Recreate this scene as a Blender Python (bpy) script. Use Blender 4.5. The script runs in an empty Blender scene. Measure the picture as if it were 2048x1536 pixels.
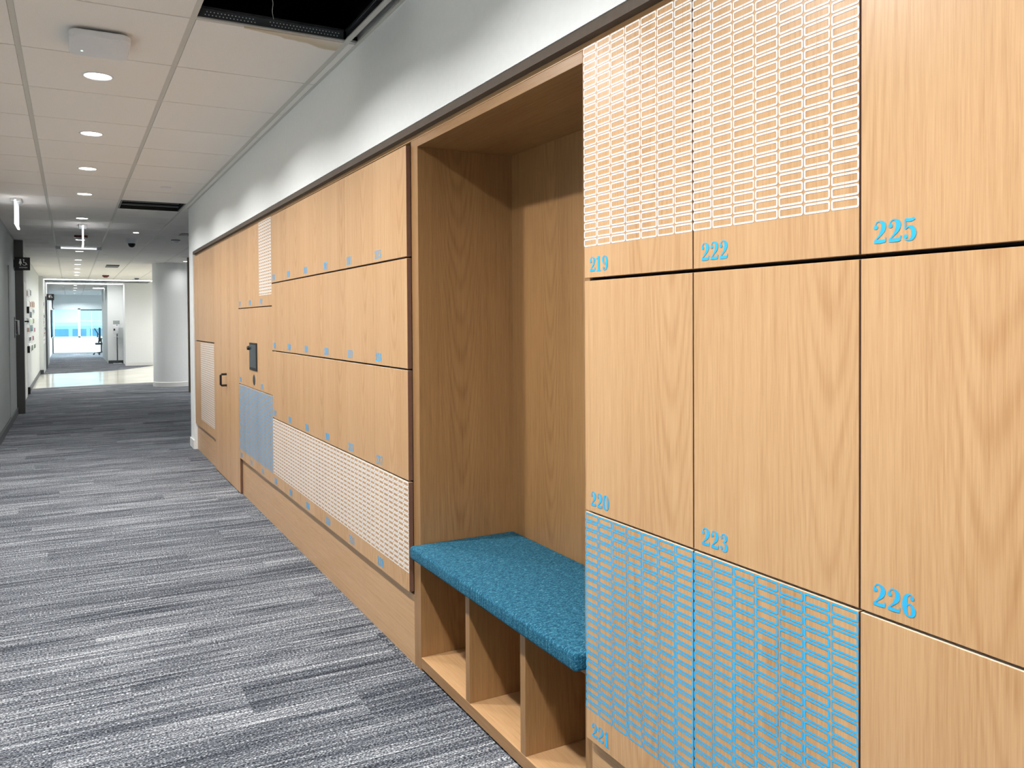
import bpy, bmesh, math, random
from mathutils import Vector, Matrix

random.seed(7)
sc = bpy.context.scene
COL = sc.collection
PI = math.pi

# ------------------------------------------------------------------ materials
def srgb(r, g, b):
    def f(c):
        c /= 255.0
        return c / 12.92 if c <= 0.04045 else ((c + 0.055) / 1.055) ** 2.4
    return (f(r), f(g), f(b), 1.0)

class N:
    def __init__(self, name):
        self.m = bpy.data.materials.new(name)
        self.m.use_nodes = True
        self.t = self.m.node_tree
        self.b = self.t.nodes['Principled BSDF']
    def n(self, kind, **kw):
        o = self.t.nodes.new(kind)
        for k, v in kw.items():
            setattr(o, k, v)
        return o
    def l(self, a, b):
        self.t.links.new(a, b)
    def val(self, x, sock):
        if isinstance(x, (int, float)):
            sock.default_value = x
        else:
            self.l(x, sock)
    def math(self, op, a, b=None, c=None):
        o = self.n('ShaderNodeMath', operation=op)
        self.val(a, o.inputs[0])
        if b is not None: self.val(b, o.inputs[1])
        if c is not None: self.val(c, o.inputs[2])
        return o.outputs[0]
    def xyz(self, x, y, z):
        o = self.n('ShaderNodeCombineXYZ')
        for i, v in enumerate((x, y, z)): self.val(v, o.inputs[i])
        return o.outputs[0]
    def noise(self, vec, scale=1.0, detail=2.0, rough=0.5):
        o = self.n('ShaderNodeTexNoise')
        self.l(vec, o.inputs['Vector'])
        o.inputs['Scale'].default_value = scale
        o.inputs['Detail'].default_value = detail
        o.inputs['Roughness'].default_value = rough
        return o.outputs['Fac']
    def ramp(self, fac, stops):
        o = self.n('ShaderNodeValToRGB')
        e = o.color_ramp.elements
        while len(e) < len(stops): e.new(0.5)
        for i, (p, c) in enumerate(stops):
            e[i].position = p; e[i].color = c
        self.l(fac, o.inputs[0])
        return o.outputs[0]
    def rng(self, v, a, b, c, d):
        o = self.n('ShaderNodeMapRange')
        self.l(v, o.inputs[0])
        for i, x in enumerate((a, b, c, d)): o.inputs[i + 1].default_value = x
        return o.outputs[0]
    def mix(self, fac, a, b):
        o = self.n('ShaderNodeMix', data_type='RGBA')
        self.val(fac, o.inputs[0])
        for x, s in ((a, o.inputs[6]), (b, o.inputs[7])):
            if isinstance(x, tuple): s.default_value = x
            else: self.l(x, s)
        return o.outputs[2]
    def bump(self, h, strength, dist):
        o = self.n('ShaderNodeBump')
        o.inputs['Strength'].default_value = strength
        o.inputs['Distance'].default_value = dist
        self.l(h, o.inputs['Height'])
        self.l(o.outputs[0], self.b.inputs['Normal'])
    def pos(self):
        g = self.n('ShaderNodeNewGeometry')
        s = self.n('ShaderNodeSeparateXYZ')
        self.l(g.outputs['Position'], s.inputs[0])
        return s.outputs[0], s.outputs[1], s.outputs[2]
    def obj(self):
        g = self.n('ShaderNodeTexCoord')
        s = self.n('ShaderNodeSeparateXYZ')
        self.l(g.outputs['Object'], s.inputs[0])
        return s.outputs[0], s.outputs[1], s.outputs[2]

def plain(name, col, rough=0.6, metal=0.0, speck=0.0, scale=60.0, bump=0.0, spec=0.5):
    q = N(name)
    x, y, z = q.pos()
    v = q.xyz(x, y, z)
    f = q.noise(v, scale, 3.0)
    a = tuple(c * (1 - speck) for c in col[:3]) + (1,)
    b = tuple(min(1, c * (1 + speck)) for c in col[:3]) + (1,)
    q.l(q.ramp(f, [(0.3, a), (0.7, b)]), q.b.inputs['Base Color'])
    q.b.inputs['Roughness'].default_value = rough
    q.b.inputs['Metallic'].default_value = metal
    q.b.inputs['Specular IOR Level'].default_value = spec
    if bump: q.bump(f, bump, 0.001)
    return q.m

def emit(name, col, s):
    q = N(name)
    q.b.inputs['Base Color'].default_value = col
    q.b.inputs['Emission Color'].default_value = col
    q.b.inputs['Emission Strength'].default_value = s
    return q.m

def wood(name, along, light, dark, cath=True, rough=0.31):
    q = N(name)
    x, y, z = q.obj()
    rnd = q.n('ShaderNodeObjectInfo').outputs['Random']
    rr = q.math('MULTIPLY', rnd, 37.0)
    if along == 'z':
        ac = q.math('ADD', y, x); al = z
    else:
        ac = q.math('ADD', z, x); al = y
    a = q.math('ADD', ac, rr)
    l = q.math('ADD', al, q.math('MULTIPLY', rnd, 11.0))
    wob = q.noise(q.xyz(q.math('MULTIPLY', a, 5.0), q.math('MULTIPLY', l, 0.9), rr), 1.0, 2.0)
    big = q.noise(q.xyz(q.math('MULTIPLY', a, 7.0), q.math('MULTIPLY', l, 0.35), 0.0), 1.0, 3.0)
    mid = q.noise(q.xyz(q.math('MULTIPLY', a, 95.0), q.math('MULTIPLY', l, 2.0), 3.0), 1.0, 4.0, 0.6)
    fine = q.noise(q.xyz(q.math('MULTIPLY', a, 420.0), q.math('MULTIPLY', l, 11.0), 7.0), 1.0, 2.0)
    s = q.math('ADD', q.math('MULTIPLY', q.math('SUBTRACT', big, 0.5), 0.5), q.math('MULTIPLY', q.math('SUBTRACT', mid, 0.5), 0.62))
    s = q.math('ADD', s, q.math('MULTIPLY', q.math('SUBTRACT', fine, 0.5), 0.55))
    if cath:
        aw = q.math('SUBTRACT', q.math('FRACT', q.math('ADD', q.math('MULTIPLY', ac, 2.2), q.math('ADD', 0.5, q.math('MULTIPLY', rnd, 0.5)))), 0.5)
        aw = q.math('ADD', q.math('DIVIDE', aw, 2.2), q.math('MULTIPLY', q.math('SUBTRACT', wob, 0.5), 0.05))
        f = q.math('SUBTRACT', l, q.math('MULTIPLY', q.math('MULTIPLY', aw, aw), 75.0))
        f = q.math('ADD', f, q.math('MULTIPLY', wob, 0.5))
        w = q.math('SINE', q.math('MULTIPLY', f, 2 * PI / 0.15))
        w = q.math('POWER', q.math('MULTIPLY_ADD', w, 0.5, 0.5), 2.0)
        g = q.math('DIVIDE', aw, 0.095)
        env = q.math('POWER', 2.718, q.math('MULTIPLY', q.math('MULTIPLY', g, g), -1.0))
        s = q.math('SUBTRACT', s, q.math('MULTIPLY', q.math('MULTIPLY', w, env), 0.17))
    fac = q.math('ADD', s, 0.5)
    c = q.ramp(fac, [(0.12, dark), (0.5, tuple(0.42 * d + 0.58 * m for d, m in zip(dark, light))), (0.85, light)])
    q.l(c, q.b.inputs['Base Color'])
    q.l(q.rng(fac, 0.2, 0.8, rough + 0.1, rough - 0.03), q.b.inputs['Roughness'])
    q.b.inputs['Specular IOR Level'].default_value = 0.6
    q.bump(fine, 0.12, 0.0006)
    return q.m

W_L, W_D = srgb(214, 175, 131), srgb(176, 131, 86)
M = {}
M['oak'] = wood('oak_vertical_grain', 'z', W_L, W_D)
M['oak_h'] = wood('oak_horizontal_grain', 'y', W_L, W_D, cath=False)
M['oak_in'] = wood('oak_alcove_shaded', 'z', srgb(176, 136, 90), srgb(128, 90, 54))  # same oak as the doors, darkened to paint in the alcove's shade
M['oak_in_h'] = wood('oak_alcove_shaded_horizontal', 'y', srgb(176, 136, 90), srgb(128, 90, 54), cath=False)  # shade in the colour here too; also serves the base board's edge band
M['edge'] = plain('brown_edge_band', srgb(112, 80, 66), 0.5, speck=0.06)
M['lit_top'] = plain('pale_edge_band', srgb(244, 226, 204), 0.5, speck=0.03)  # bright colour paints in the ceiling light on the door tops
M['soffit_shade'] = plain('soffit_shade_brown', srgb(92, 80, 70), 0.7, speck=0.08)  # colour stands for the shaded soffit underside above the lockers
M['void'] = plain('dark_carcass', srgb(22, 15, 12), 0.9, speck=0.1)
M['blue'] = plain('sky_blue_vinyl', srgb(44, 178, 242), 0.45, speck=0.02)
M['white_v'] = plain('white_vinyl', srgb(246, 245, 243), 0.28, speck=0.01)
M['wall'] = plain('wall_paint_white', srgb(243, 246, 246), 0.7, speck=0.012, scale=40, bump=0.05)
M['wall_m'] = plain('wall_paint_pale', srgb(206, 211, 210), 0.6, speck=0.015, scale=20)
M['wall_g'] = plain('wall_paint_grey', srgb(158, 165, 165), 0.6, speck=0.02, scale=8)
M['white'] = plain('white_paint', srgb(238, 238, 236), 0.5, speck=0.01)
def m_tile():
    q = N('ceiling_tile')
    x, y, z = q.pos()
    v = q.xyz(x, y, z)
    f = q.noise(v, 420.0, 3.0)
    c = q.ramp(f, [(.3, srgb(231, 227, 221)), (.7, srgb(246, 243, 239))])
    n = q.noise(v, 9.0, 2.0)
    lim = q.math('ADD', q.rng(x, .68, 1.12, .02, .13), q.math('MULTIPLY', q.math('SUBTRACT', n, .5), .08))
    d = q.math('SUBTRACT', lim, q.math('SUBTRACT', y, 3.676))
    a = q.math('MULTIPLY', q.rng(d, 0.0, .012, 0.0, 1.0), q.rng(d, .03, .12, 1.0, .45))
    a = q.math('MULTIPLY', a, q.math('MULTIPLY', q.math('GREATER_THAN', x, .68), q.math('LESS_THAN', x, 1.13)))
    a = q.math('MULTIPLY', a, q.math('GREATER_THAN', y, 3.676))
    q.l(q.mix(q.math('MULTIPLY', a, .8), c, srgb(196, 178, 146)), q.b.inputs['Base Color'])
    q.b.inputs['Roughness'].default_value = .95
    q.bump(f, .3, .001)
    return q.m
M['tile'] = m_tile()
M['bar'] = plain('ceiling_grid_metal', srgb(205, 203, 196), 0.5, speck=0.02)
M['steel'] = plain('galvanised_steel', srgb(120, 124, 130), 0.35, metal=0.9, speck=0.1)
M['navy'] = plain('dark_plenum', srgb(10, 12, 20), 0.95, speck=0.3, scale=3)
M['black'] = plain('black_plastic', srgb(18, 18, 20), 0.4, speck=0.1)
M['bronze'] = plain('dark_bronze_metal', srgb(92, 94, 93), 0.4, metal=0.4, speck=0.05)
M['dgrey'] = plain('dark_grey', srgb(70, 74, 78), 0.5, speck=0.05)
M['chrome'] = plain('brushed_metal', srgb(225, 228, 230), 0.3, metal=0.7, speck=0.03)
M['red'] = plain('dark_red_plastic', srgb(96, 24, 20), 0.5, speck=0.05)
M['plastic'] = plain('white_plastic', srgb(226, 228, 232), 0.4, speck=0.01)
M['copper'] = plain('copper', srgb(205, 140, 105), 0.3, metal=0.8, speck=0.05)
M['lens'] = emit('downlight_lens', (1.0, 0.97, 0.92, 1), 14.0)
M['led'] = emit('green_led', srgb(190, 255, 225), 3.0)
M['strip'] = emit('light_strip', (1.0, 0.99, 0.97, 1), 6.0)
M['glow'] = emit('bar_sheen', (.9, .95, 1.0, 1), 1.1)  # self-lit colour standing in for the bar's bright reflections
M['screen'] = plain('screen_glass', srgb(52, 62, 66), 0.12, speck=0.05)
M['brown'] = plain('brown_wood_trim', srgb(104, 84, 66), 0.5, speck=0.1)
M['blind'] = plain('roller_blind', srgb(196, 222, 234), 0.8, speck=0.02)
M['facade'] = plain('facade_blue', srgb(196, 224, 238), 0.7, speck=0.06, scale=2)
M['facade_w'] = plain('facade_window', srgb(118, 172, 210), 0.4, speck=0.15, scale=1)
M['ground'] = plain('pale_paving', srgb(180, 190, 195), 0.9, speck=0.1)

def m_acrylic():
    q = N('edge_lit_acrylic')
    out = q.t.nodes['Material Output']
    tr = q.n('ShaderNodeBsdfTransparent')
    gl = q.n('ShaderNodeEmission'); gl.inputs[0].default_value = (0.95, 0.95, 1.0, 1); gl.inputs[1].default_value = 1.6
    mx = q.n('ShaderNodeMixShader'); mx.inputs[0].default_value = 0.35
    q.l(tr.outputs[0], mx.inputs[1]); q.l(gl.outputs[0], mx.inputs[2]); q.l(mx.outputs[0], out.inputs[0])
    return q.m
M['acrylic'] = m_acrylic()

def m_glass():
    q = N('window_glass')
    out = q.t.nodes['Material Output']
    tr = q.n('ShaderNodeBsdfTransparent'); tr.inputs[0].default_value = (0.88, 0.97, 1.0, 1)
    gl = q.n('ShaderNodeBsdfGlossy'); gl.inputs['Roughness'].default_value = 0.03
    mx = q.n('ShaderNodeMixShader'); mx.inputs[0].default_value = 0.06
    q.l(tr.outputs[0], mx.inputs[1]); q.l(gl.outputs[0], mx.inputs[2]); q.l(mx.outputs[0], out.inputs[0])
    return q.m
M['glass'] = m_glass()

def m_carpet():
    q = N('striated_carpet')
    x, y, z = q.pos()
    row = q.math('FLOOR', q.math('DIVIDE', y, 0.25))
    off = q.math('MULTIPLY', q.math('FRACT', q.math('MULTIPLY', row, 0.37)), 1.0)
    colm = q.math('FLOOR', q.math('ADD', q.math('DIVIDE', x, 1.0), off))
    wn = q.n('ShaderNodeTexWhiteNoise', noise_dimensions='2D')
    q.l(q.xyz(row, colm, 0.0), wn.inputs['Vector'])
    pr = wn.outputs['Value']
    po = q.math('MULTIPLY', pr, 60.0)
    s1 = q.noise(q.xyz(q.math('MULTIPLY', x, 1.5), q.math('MULTIPLY', y, 70.0), po), 1.0, 3.0, 0.6)
    s2 = q.noise(q.xyz(q.math('MULTIPLY', x, 4.0), q.math('MULTIPLY', y, 130.0), po), 1.0, 2.0, 0.5)
    s3 = q.noise(q.xyz(q.math('MULTIPLY', x, 0.9), q.math('MULTIPLY', y, 9.0), po), 1.0, 2.0, 0.5)
    lp = q.noise(q.xyz(q.math('MULTIPLY', x, 120.0), q.math('MULTIPLY', y, 260.0), 0.0), 1.0, 2.0, 0.6)
    f = q.math('ADD', q.math('MULTIPLY', q.math('SUBTRACT', s1, 0.5), 0.95), q.math('MULTIPLY', q.math('SUBTRACT', s2, 0.5), 0.5))
    f = q.math('ADD', f, q.math('MULTIPLY', q.math('SUBTRACT', s3, 0.5), 0.30))
    f = q.math('ADD', f, q.math('MULTIPLY', q.math('SUBTRACT', lp, 0.5), 2.1))
    f = q.math('ADD', f, q.math('MULTIPLY', q.math('SUBTRACT', pr, 0.5), 0.09))
    f = q.math('ADD', f, 0.445)
    c = q.ramp(f, [(0.14, srgb(20, 23, 32)), (0.40, srgb(76, 81, 90)), (0.60, srgb(118, 123, 130)), (0.78, srgb(190, 193, 197)), (0.95, srgb(238, 238, 238))])
    q.l(c, q.b.inputs['Base Color'])
    q.b.inputs['Roughness'].default_value = 0.95
    q.b.inputs['Specular IOR Level'].default_value = 0.1
    q.bump(f, 0.35, 0.003)
    return q.m
M['carpet'] = m_carpet()

def m_vinyl():
    q = N('polished_cream_floor')
    x, y, z = q.pos()
    f = q.noise(q.xyz(x, y, z), 1.2, 3.0)
    q.l(q.ramp(f, [(0.3, srgb(214, 212, 198)), (0.7, srgb(230, 228, 216))]), q.b.inputs['Base Color'])
    q.b.inputs['Roughness'].default_value = 0.12
    q.b.inputs['Specular IOR Level'].default_value = 0.7
    return q.m
M['vinyl'] = m_vinyl()

def m_fabric():
    q = N('teal_heather_fabric')
    x, y, z = q.obj()
    a = q.noise(q.xyz(q.math('MULTIPLY', x, 150.0), q.math('MULTIPLY', y, 260.0), q.math('MULTIPLY', z, 200.0)), 1.0, 3.0, 0.7)
    b = q.noise(q.xyz(x, y, z), 420.0, 2.0)
    d = q.noise(q.xyz(q.math('MULTIPLY', x, 50.0), q.math('MULTIPLY', y, 130.0), z), 1.0, 2.0)
    f = q.math('ADD', q.math('MULTIPLY', a, 0.55), q.math('ADD', q.math('MULTIPLY', b, 0.2), q.math('MULTIPLY', d, 0.25)))
    q.l(q.ramp(f, [(0.36, srgb(10, 44, 68)), (0.49, srgb(32, 90, 116)), (0.58, srgb(62, 124, 148)), (0.68, srgb(140, 184, 198))]), q.b.inputs['Base Color'])
    q.b.inputs['Roughness'].default_value = 0.9
    q.b.inputs['Specular IOR Level'].default_value = 0.2
    q.bump(f, 0.4, 0.002)
    return q.m
M['fabric'] = m_fabric()

# ------------------------------------------------------------------ mesh helper
class MB:
    def __init__(self):
        self.v = []; self.f = []
    def add(self, vs, fs):
        b = len(self.v)
        self.v += [tuple(p) for p in vs]
        self.f += [tuple(b + i for i in f) for f in fs]
        return self
    def box(self, x0, y0, z0, x1, y1, z1):
        x0, x1 = sorted((x0, x1)); y0, y1 = sorted((y0, y1)); z0, z1 = sorted((z0, z1))
        vs = [(x0, y0, z0), (x1, y0, z0), (x1, y1, z0), (x0, y1, z0), (x0, y0, z1), (x1, y0, z1), (x1, y1, z1), (x0, y1, z1)]
        return self.add(vs, [(0, 3, 2, 1), (4, 5, 6, 7), (0, 1, 5, 4), (1, 2, 6, 5), (2, 3, 7, 6), (3, 0, 4, 7)])
    def poly(self, pts):
        return self.add(pts, [tuple(range(len(pts)))])
    def prism(self, pts2, plane, d0, d1):
        """extrude a closed 2-D outline; plane 'xy' (extrude z), 'yz' (extrude x), 'xz' (extrude y)"""
        def P(a, b, d):
            return {'xy': (a, b, d), 'yz': (d, a, b), 'xz': (a, d, b)}[plane]
        n = len(pts2)
        vs = [P(a, b, d0) for a, b in pts2] + [P(a, b, d1) for a, b in pts2]
        fs = [tuple(range(n)), tuple(range(2 * n - 1, n - 1, -1))]
        fs += [(i, (i + 1) % n, n + (i + 1) % n, n + i) for i in range(n)]
        return self.add(vs, fs)
    def lathe(self, c, prof, axis='z', n=32):
        vs = []; fs = []
        for r, h in prof:
            for k in range(n):
                a = 2 * PI * k / n
                p = {'z': (r * math.cos(a), r * math.sin(a), h), 'x': (h, r * math.cos(a), r * math.sin(a)), 'y': (r * math.cos(a), h, r * math.sin(a))}[axis]
                vs.append((c[0] + p[0], c[1] + p[1], c[2] + p[2]))
        for j in range(len(prof) - 1):
            for k in range(n):
                k2 = (k + 1) % n
                fs.append((j * n + k, j * n + k2, (j + 1) * n + k2, (j + 1) * n + k))
        fs.append(tuple(range(n))); fs.append(tuple((len(prof) - 1) * n + k for k in range(n - 1, -1, -1)))
        return self.add(vs, fs)
    def tube(self, pts, r, n=10):
        pts = [Vector(p) for p in pts]
        vs = []; fs = []
        up = Vector((0.13, 0.31, 0.94)).normalized()
        for i, p in enumerate(pts):
            d = (pts[min(i + 1, len(pts) - 1)] - pts[max(i - 1, 0)]).normalized()
            a = d.cross(up)
            if a.length < 1e-3: a = d.cross(Vector((1, 0, 0)))
            a.normalize(); b = d.cross(a)
            for k in range(n):
                t = 2 * PI * k / n
                vs.append(p + a * math.cos(t) * r + b * math.sin(t) * r)
        for i in range(len(pts) - 1):
            for k in range(n):
                k2 = (k + 1) % n
                fs.append((i * n + k, i * n + k2, (i + 1) * n + k2, (i + 1) * n + k))
        fs.append(tuple(range(n))); fs.append(tuple((len(pts) - 1) * n + k for k in range(n - 1, -1, -1)))
        return self.add(vs, fs)
    def mesh(self, name, mat, org=(0, 0, 0), bevel=0.0, seg=2, smooth=False):
        me = bpy.data.meshes.new(name)
        me.from_pydata([(a - org[0], b - org[1], c - org[2]) for a, b, c in self.v], [], self.f)
        bm = bmesh.new(); bm.from_mesh(me)
        if self.f: bmesh.ops.recalc_face_normals(bm, faces=bm.faces)
        if bevel:
            ed = [e for e in bm.edges if len(e.link_faces) == 2 and e.calc_face_angle(0) > 0.6]
            bmesh.ops.bevel(bm, geom=ed, offset=bevel, segments=seg, affect='EDGES', profile=0.5)
        bm.to_mesh(me); bm.free()
        if smooth:
            for p in me.polygons: p.use_smooth = True
            try: me.set_sharp_from_angle(angle=0.7)
            except Exception: pass
        me.materials.append(mat)
        return me
    def build(self, name, mat, parent=None, org=None, **kw):
        if org is None:
            org = base(parent) if parent else (0, 0, 0)
        return link(name, self.mesh(name, mat, org, **kw), parent, org)

def base(o):
    v = Vector((0, 0, 0))
    while o is not None:
        v += o.location; o = o.parent
    return tuple(v)

def link(name, me, parent=None, org=(0, 0, 0)):
    o = bpy.data.objects.new(name, me)
    COL.objects.link(o)
    if parent: o.parent = parent
    else: o.location = org
    return o

def tag(o, label, cat, group=None, kind=None):
    o['label'] = label; o['category'] = cat
    if group: o['group'] = group
    if kind: o['kind'] = kind
    return o

def thing(name, label, cat, loc, group=None):
    o = bpy.data.objects.new(name, None)
    o.empty_display_size = 0.05
    COL.objects.link(o)
    o.location = loc
    return tag(o, label, cat, group)

def struct(name, mb, mat, label=None, cat=None, **kw):
    o = mb.build(name, mat, **kw)
    o['kind'] = 'structure'
    if label: o['label'] = label
    if cat: o['category'] = cat
    return o

def copy_tree(o, parent=None):
    c = o.copy(); COL.objects.link(c)
    if parent: c.parent = parent
    for ch in list(o.children):
        if not ch.name.startswith(('door_number', 'outline_pattern', 'edge_band')): copy_tree(ch, c)
    return c

# ------------------------------------------------------------------ numerals (flat cut vinyl, bold high-contrast serif)
GLYPH = {
 '0': [[(.33,.97,.05),(.17,.86,.15),(.12,.5,.21),(.17,.14,.15),(.33,.03,.05),(.49,.14,.15),(.54,.5,.21),(.49,.86,.15),(.33,.97,.05)]],
 '1': [[(.33,1.,.21),(.33,.0,.21)], [(.08,.03,.06),(.58,.03,.06)], [(.08,.82,.05),(.22,.86,.07),(.33,.98,.06)]],
 '2': [[(.17,.7,.05),(.12,.8,.05),(.2,.94,.05),(.33,.965,.07),(.47,.87,.17),(.5,.72,.21),(.44,.52,.18),(.3,.33,.09),(.12,.15,.05)],
       [(.07,.09,.14),(.3,.085,.15),(.55,.10,.14)], [(.56,.05,.05),(.6,.27,.05)], [(.155,.72,.19),(.165,.725,.19)]],
 '3': [[(.15,.78,.05),(.2,.92,.05),(.32,.965,.06),(.45,.88,.16),(.46,.72,.18),(.38,.57,.08),(.25,.52,.05)],
       [(.25,.525,.05),(.4,.49,.09),(.5,.3,.2),(.44,.1,.15),(.3,.035,.06),(.17,.07,.05),(.12,.2,.05)], [(.165,.77,.17),(.175,.775,.17)], [(.155,.22,.18),(.165,.225,.18)]],
 '4': [[(.44,1.,.2),(.44,.0,.2)], [(.42,.98,.05),(.06,.32,.05)], [(.04,.3,.07),(.64,.3,.07)], [(.26,.03,.06),(.62,.03,.06)]],
 '5': [[(.14,.9,.13),(.36,.88,.14),(.53,.94,.12)], [(.14,.93,.06),(.13,.5,.06)],
       [(.13,.5,.05),(.26,.6,.07),(.42,.55,.16),(.5,.33,.21),(.43,.11,.15),(.28,.035,.06),(.15,.08,.05),(.11,.18,.05)], [(.15,.2,.18),(.16,.205,.18)]],
 '6': [[(.5,.84,.05),(.44,.95,.05),(.35,.965,.06),(.2,.84,.15),(.14,.5,.21),(.19,.15,.15),(.34,.03,.06),(.48,.12,.15),(.52,.3,.2),(.46,.48,.13),(.36,.56,.05),(.24,.48,.05),(.2,.38,.05)],
       [(.47,.82,.17),(.48,.825,.17)]],
 '7': [[(.08,.91,.14),(.3,.915,.15),(.58,.9,.14)], [(.07,.98,.05),(.06,.7,.05)], [(.58,.93,.05),(.45,.6,.09),(.34,.3,.17),(.31,.0,.21)]],
 '8': [[(.33,.97,.05),(.19,.88,.14),(.17,.72,.17),(.24,.6,.17),(.42,.47,.19),(.51,.27,.19),(.46,.1,.14),(.33,.03,.05),(.18,.1,.12),(.13,.25,.15),(.2,.44,.09),(.38,.57,.06),(.47,.72,.13),(.45,.88,.12),(.33,.97,.05)]],
 '9': None,
}
GLYPH['9'] = [[(.66 - x, 1 - y, w) for x, y, w in s] for s in GLYPH['6']]

def cr(p0, p1, p2, p3, t):
    return tuple(0.5 * (2 * b + (c - a) * t + (2 * a - 5 * b + 4 * c - d) * t * t + (3 * b - a - 3 * c + d) * t ** 3) for a, b, c, d in zip(p0, p1, p2, p3))

def stroke(pts):
    if len(pts) == 2:
        s = pts
    else:
        s = []
        q = [pts[0]] + list(pts) + [pts[-1]]
        if pts[0][:2] == pts[-1][:2]: q[0] = pts[-2]; q[-1] = pts[1]
        for i in range(len(pts) - 1):
            for k in range(6): s.append(cr(q[i], q[i + 1], q[i + 2], q[i + 3], k / 6))
        s.append(pts[-1])
    return s

def numeral(text, x, u0, v0, h, wscale=1.0):
    """flat numerals lying on a plane of constant x, read by someone looking along +x (u = -y)"""
    mb = MB(); adv = 0.66
    for ci, ch in enumerate(text):
        for si, pts in enumerate(GLYPH[ch]):
            xs = x - si * 0.00007
            s = stroke(pts)
            L = []; R = []
            for i, p in enumerate(s):
                a = s[max(i - 1, 0)]; b = s[min(i + 1, len(s) - 1)]
                dx, dy = b[0] - a[0], b[1] - a[1]
                d = math.hypot(dx, dy) or 1
                nx, ny = -dy / d * p[2] / 2, dx / d * p[2] / 2
                L.append((p[0] + nx, p[1] + ny)); R.append((p[0] - nx, p[1] - ny))
            def P(q, e=0.0): return (xs - e, -(u0 + (q[0] + ci * adv) * h * wscale), v0 + q[1] * h)
            n = len(s)
            mb.add([P(q, 4e-5 * i / n) for i, q in enumerate(L)] + [P(q, 4e-5 * i / n) for i, q in enumerate(R)], [(i, i + 1, n + i + 1, n + i) for i in range(n - 1)])
            if n == 2 or len(pts) == 2:
                p = pts[0]
                if p[2] >= 0.16 and abs(p[0] - pts[1][0]) < .02 and abs(p[1] - pts[1][1]) < .02:
                    mb.poly([P((p[0] + p[2] / 2 * math.cos(a), p[1] + p[2] / 2 * math.sin(a))) for a in [2 * PI * k / 14 for k in range(14)]])
    return mb

# outline grid pattern (two U halves per rounded cell)
def pattern(x, y_left, z_bot, ncol, nrow, pw, ph, g=0.0026, t=0.0036):
    mb = MB()
    ro = 0.0042; ri = 0.0014; sp = 0.0004
    def rr(w, h, r):
        pts = []
        for cx, cy, a0 in ((w - r, h - r, 0), (-w + r, h - r, 90), (-w + r, -h + r, 180), (w - r, -h + r, 270)):
            for k in (0, 45, 90):
                a = math.radians(a0 + k)
                pts.append((cx + r * math.cos(a), cy + r * math.sin(a)))
        return pts
    w, h = pw / 2 - g / 2, ph / 2 - g / 2
    o = rr(w, h, ro); i = rr(w - t, h - t, ri)
    # halves: right = corners 0 (top right) and 3 (bottom right); left = corners 1, 2
    def half(idx, s):
        oo = [(s * sp, -h)] + [o[k] for k in idx] + [(s * sp, h)]
        ii = [(s * sp, -h + t)] + [i[k] for k in idx] + [(s * sp, h - t)]
        return oo, ii
    right = half([9, 10, 11, 0, 1, 2], 1)
    left = half([8, 7, 6, 5, 4, 3], -1)
    for r in range(nrow):
        for c in range(ncol):
            cu = (c + 0.5) * pw; cv = (r + 0.5) * ph
            for oo, ii in (right, left):
                n = len(oo)
                vs = [(x, y_left - cu - a, z_bot + cv + b) for a, b in oo] + [(x, y_left - cu - a, z_bot + cv + b) for a, b in ii]
                mb.add(vs, [(k, k + 1, n + k + 1, n + k) for k in range(n - 1)])
    return mb

# ------------------------------------------------------------------ key measures (metres)
XD = 1.20          # locker door face
XP = 1.22          # plinth and alcove face
XW = 1.19          # painted wall face
XL = -0.75         # opposite wall
ZC = 2.683         # ceiling
ZT = 2.177         # bottom of the painted bulkhead

# ------------------------------------------------------------------ lockers
def door_slab(mb, parent, **kw):
    o = mb.build('door', M['oak'], parent, bevel=0.0008, seg=1, **kw)
    me = o.data; me.materials.append(M['edge']); me.materials.append(M['lit_top'])
    for p in me.polygons:
        if p.normal.z > .9: p.material_index = 2
        if abs(p.normal.y) > .9 or p.normal.z < -.9: p.material_index = 1
    return o
def locker_kind(kind, w, h, gx, gz):
    """one locker of a bank: root at the bottom centre of the door face"""
    root = thing('locker', 'oak locker', 'locker', (0, 0, 0))
    MB().box(0.0225, -w / 2 + .0005, .0005, 0.43, w / 2 - .0005, h - .0005).build('cabinet_body', M['void'], root)
    d = door_slab(MB().box(0, -w / 2 + gx / 2, gz / 2, 0.02, w / 2 - gx / 2, h - gz / 2), root)
    return root

PAT = {}
def locker(proto, w, h, yl, zb, num, label, group, pat=None, edge=False, first=False):
    r = proto if first else copy_tree(proto)
    r.location = (XD, yl - w / 2, zb)
    r['label'] = label; r['group'] = group
    door = [c for c in r.children if c.name.startswith('door')][0]
    if num:
        numeral(num, -0.0008, -w / 2 + 0.026, 0.0185, 0.0385, 1.10).build('door_number', M['blue'], door, org=(0, 0, 0))
    if pat:
        key = (pat, round(w, 4), round(h, 4))
        if key not in PAT:
            nr = 24 if h > 0.5 else 17
            ph = (0.525 if h > .5 else 0.372) / nr
            PAT[key] = pattern(-0.0007, w / 2, h - gz_of(h) / 2 - nr * ph, 7, nr, w / 7, ph, *((.0026, .0036) if w > .425 or pat == 'blue' else (.0016, .0047))).mesh('outline_pattern', M['blue' if pat == 'blue' else 'white_v'])
        o = link('outline_pattern', PAT[key], door)
        o['label'] = ('sky blue' if pat == 'blue' else 'white') + ' grid of rounded rectangle outlines'
    return r
def gz_of(h): return 0.0072

ORD = ['first', 'second', 'third', 'fourth', 'fifth', 'sixth']
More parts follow.
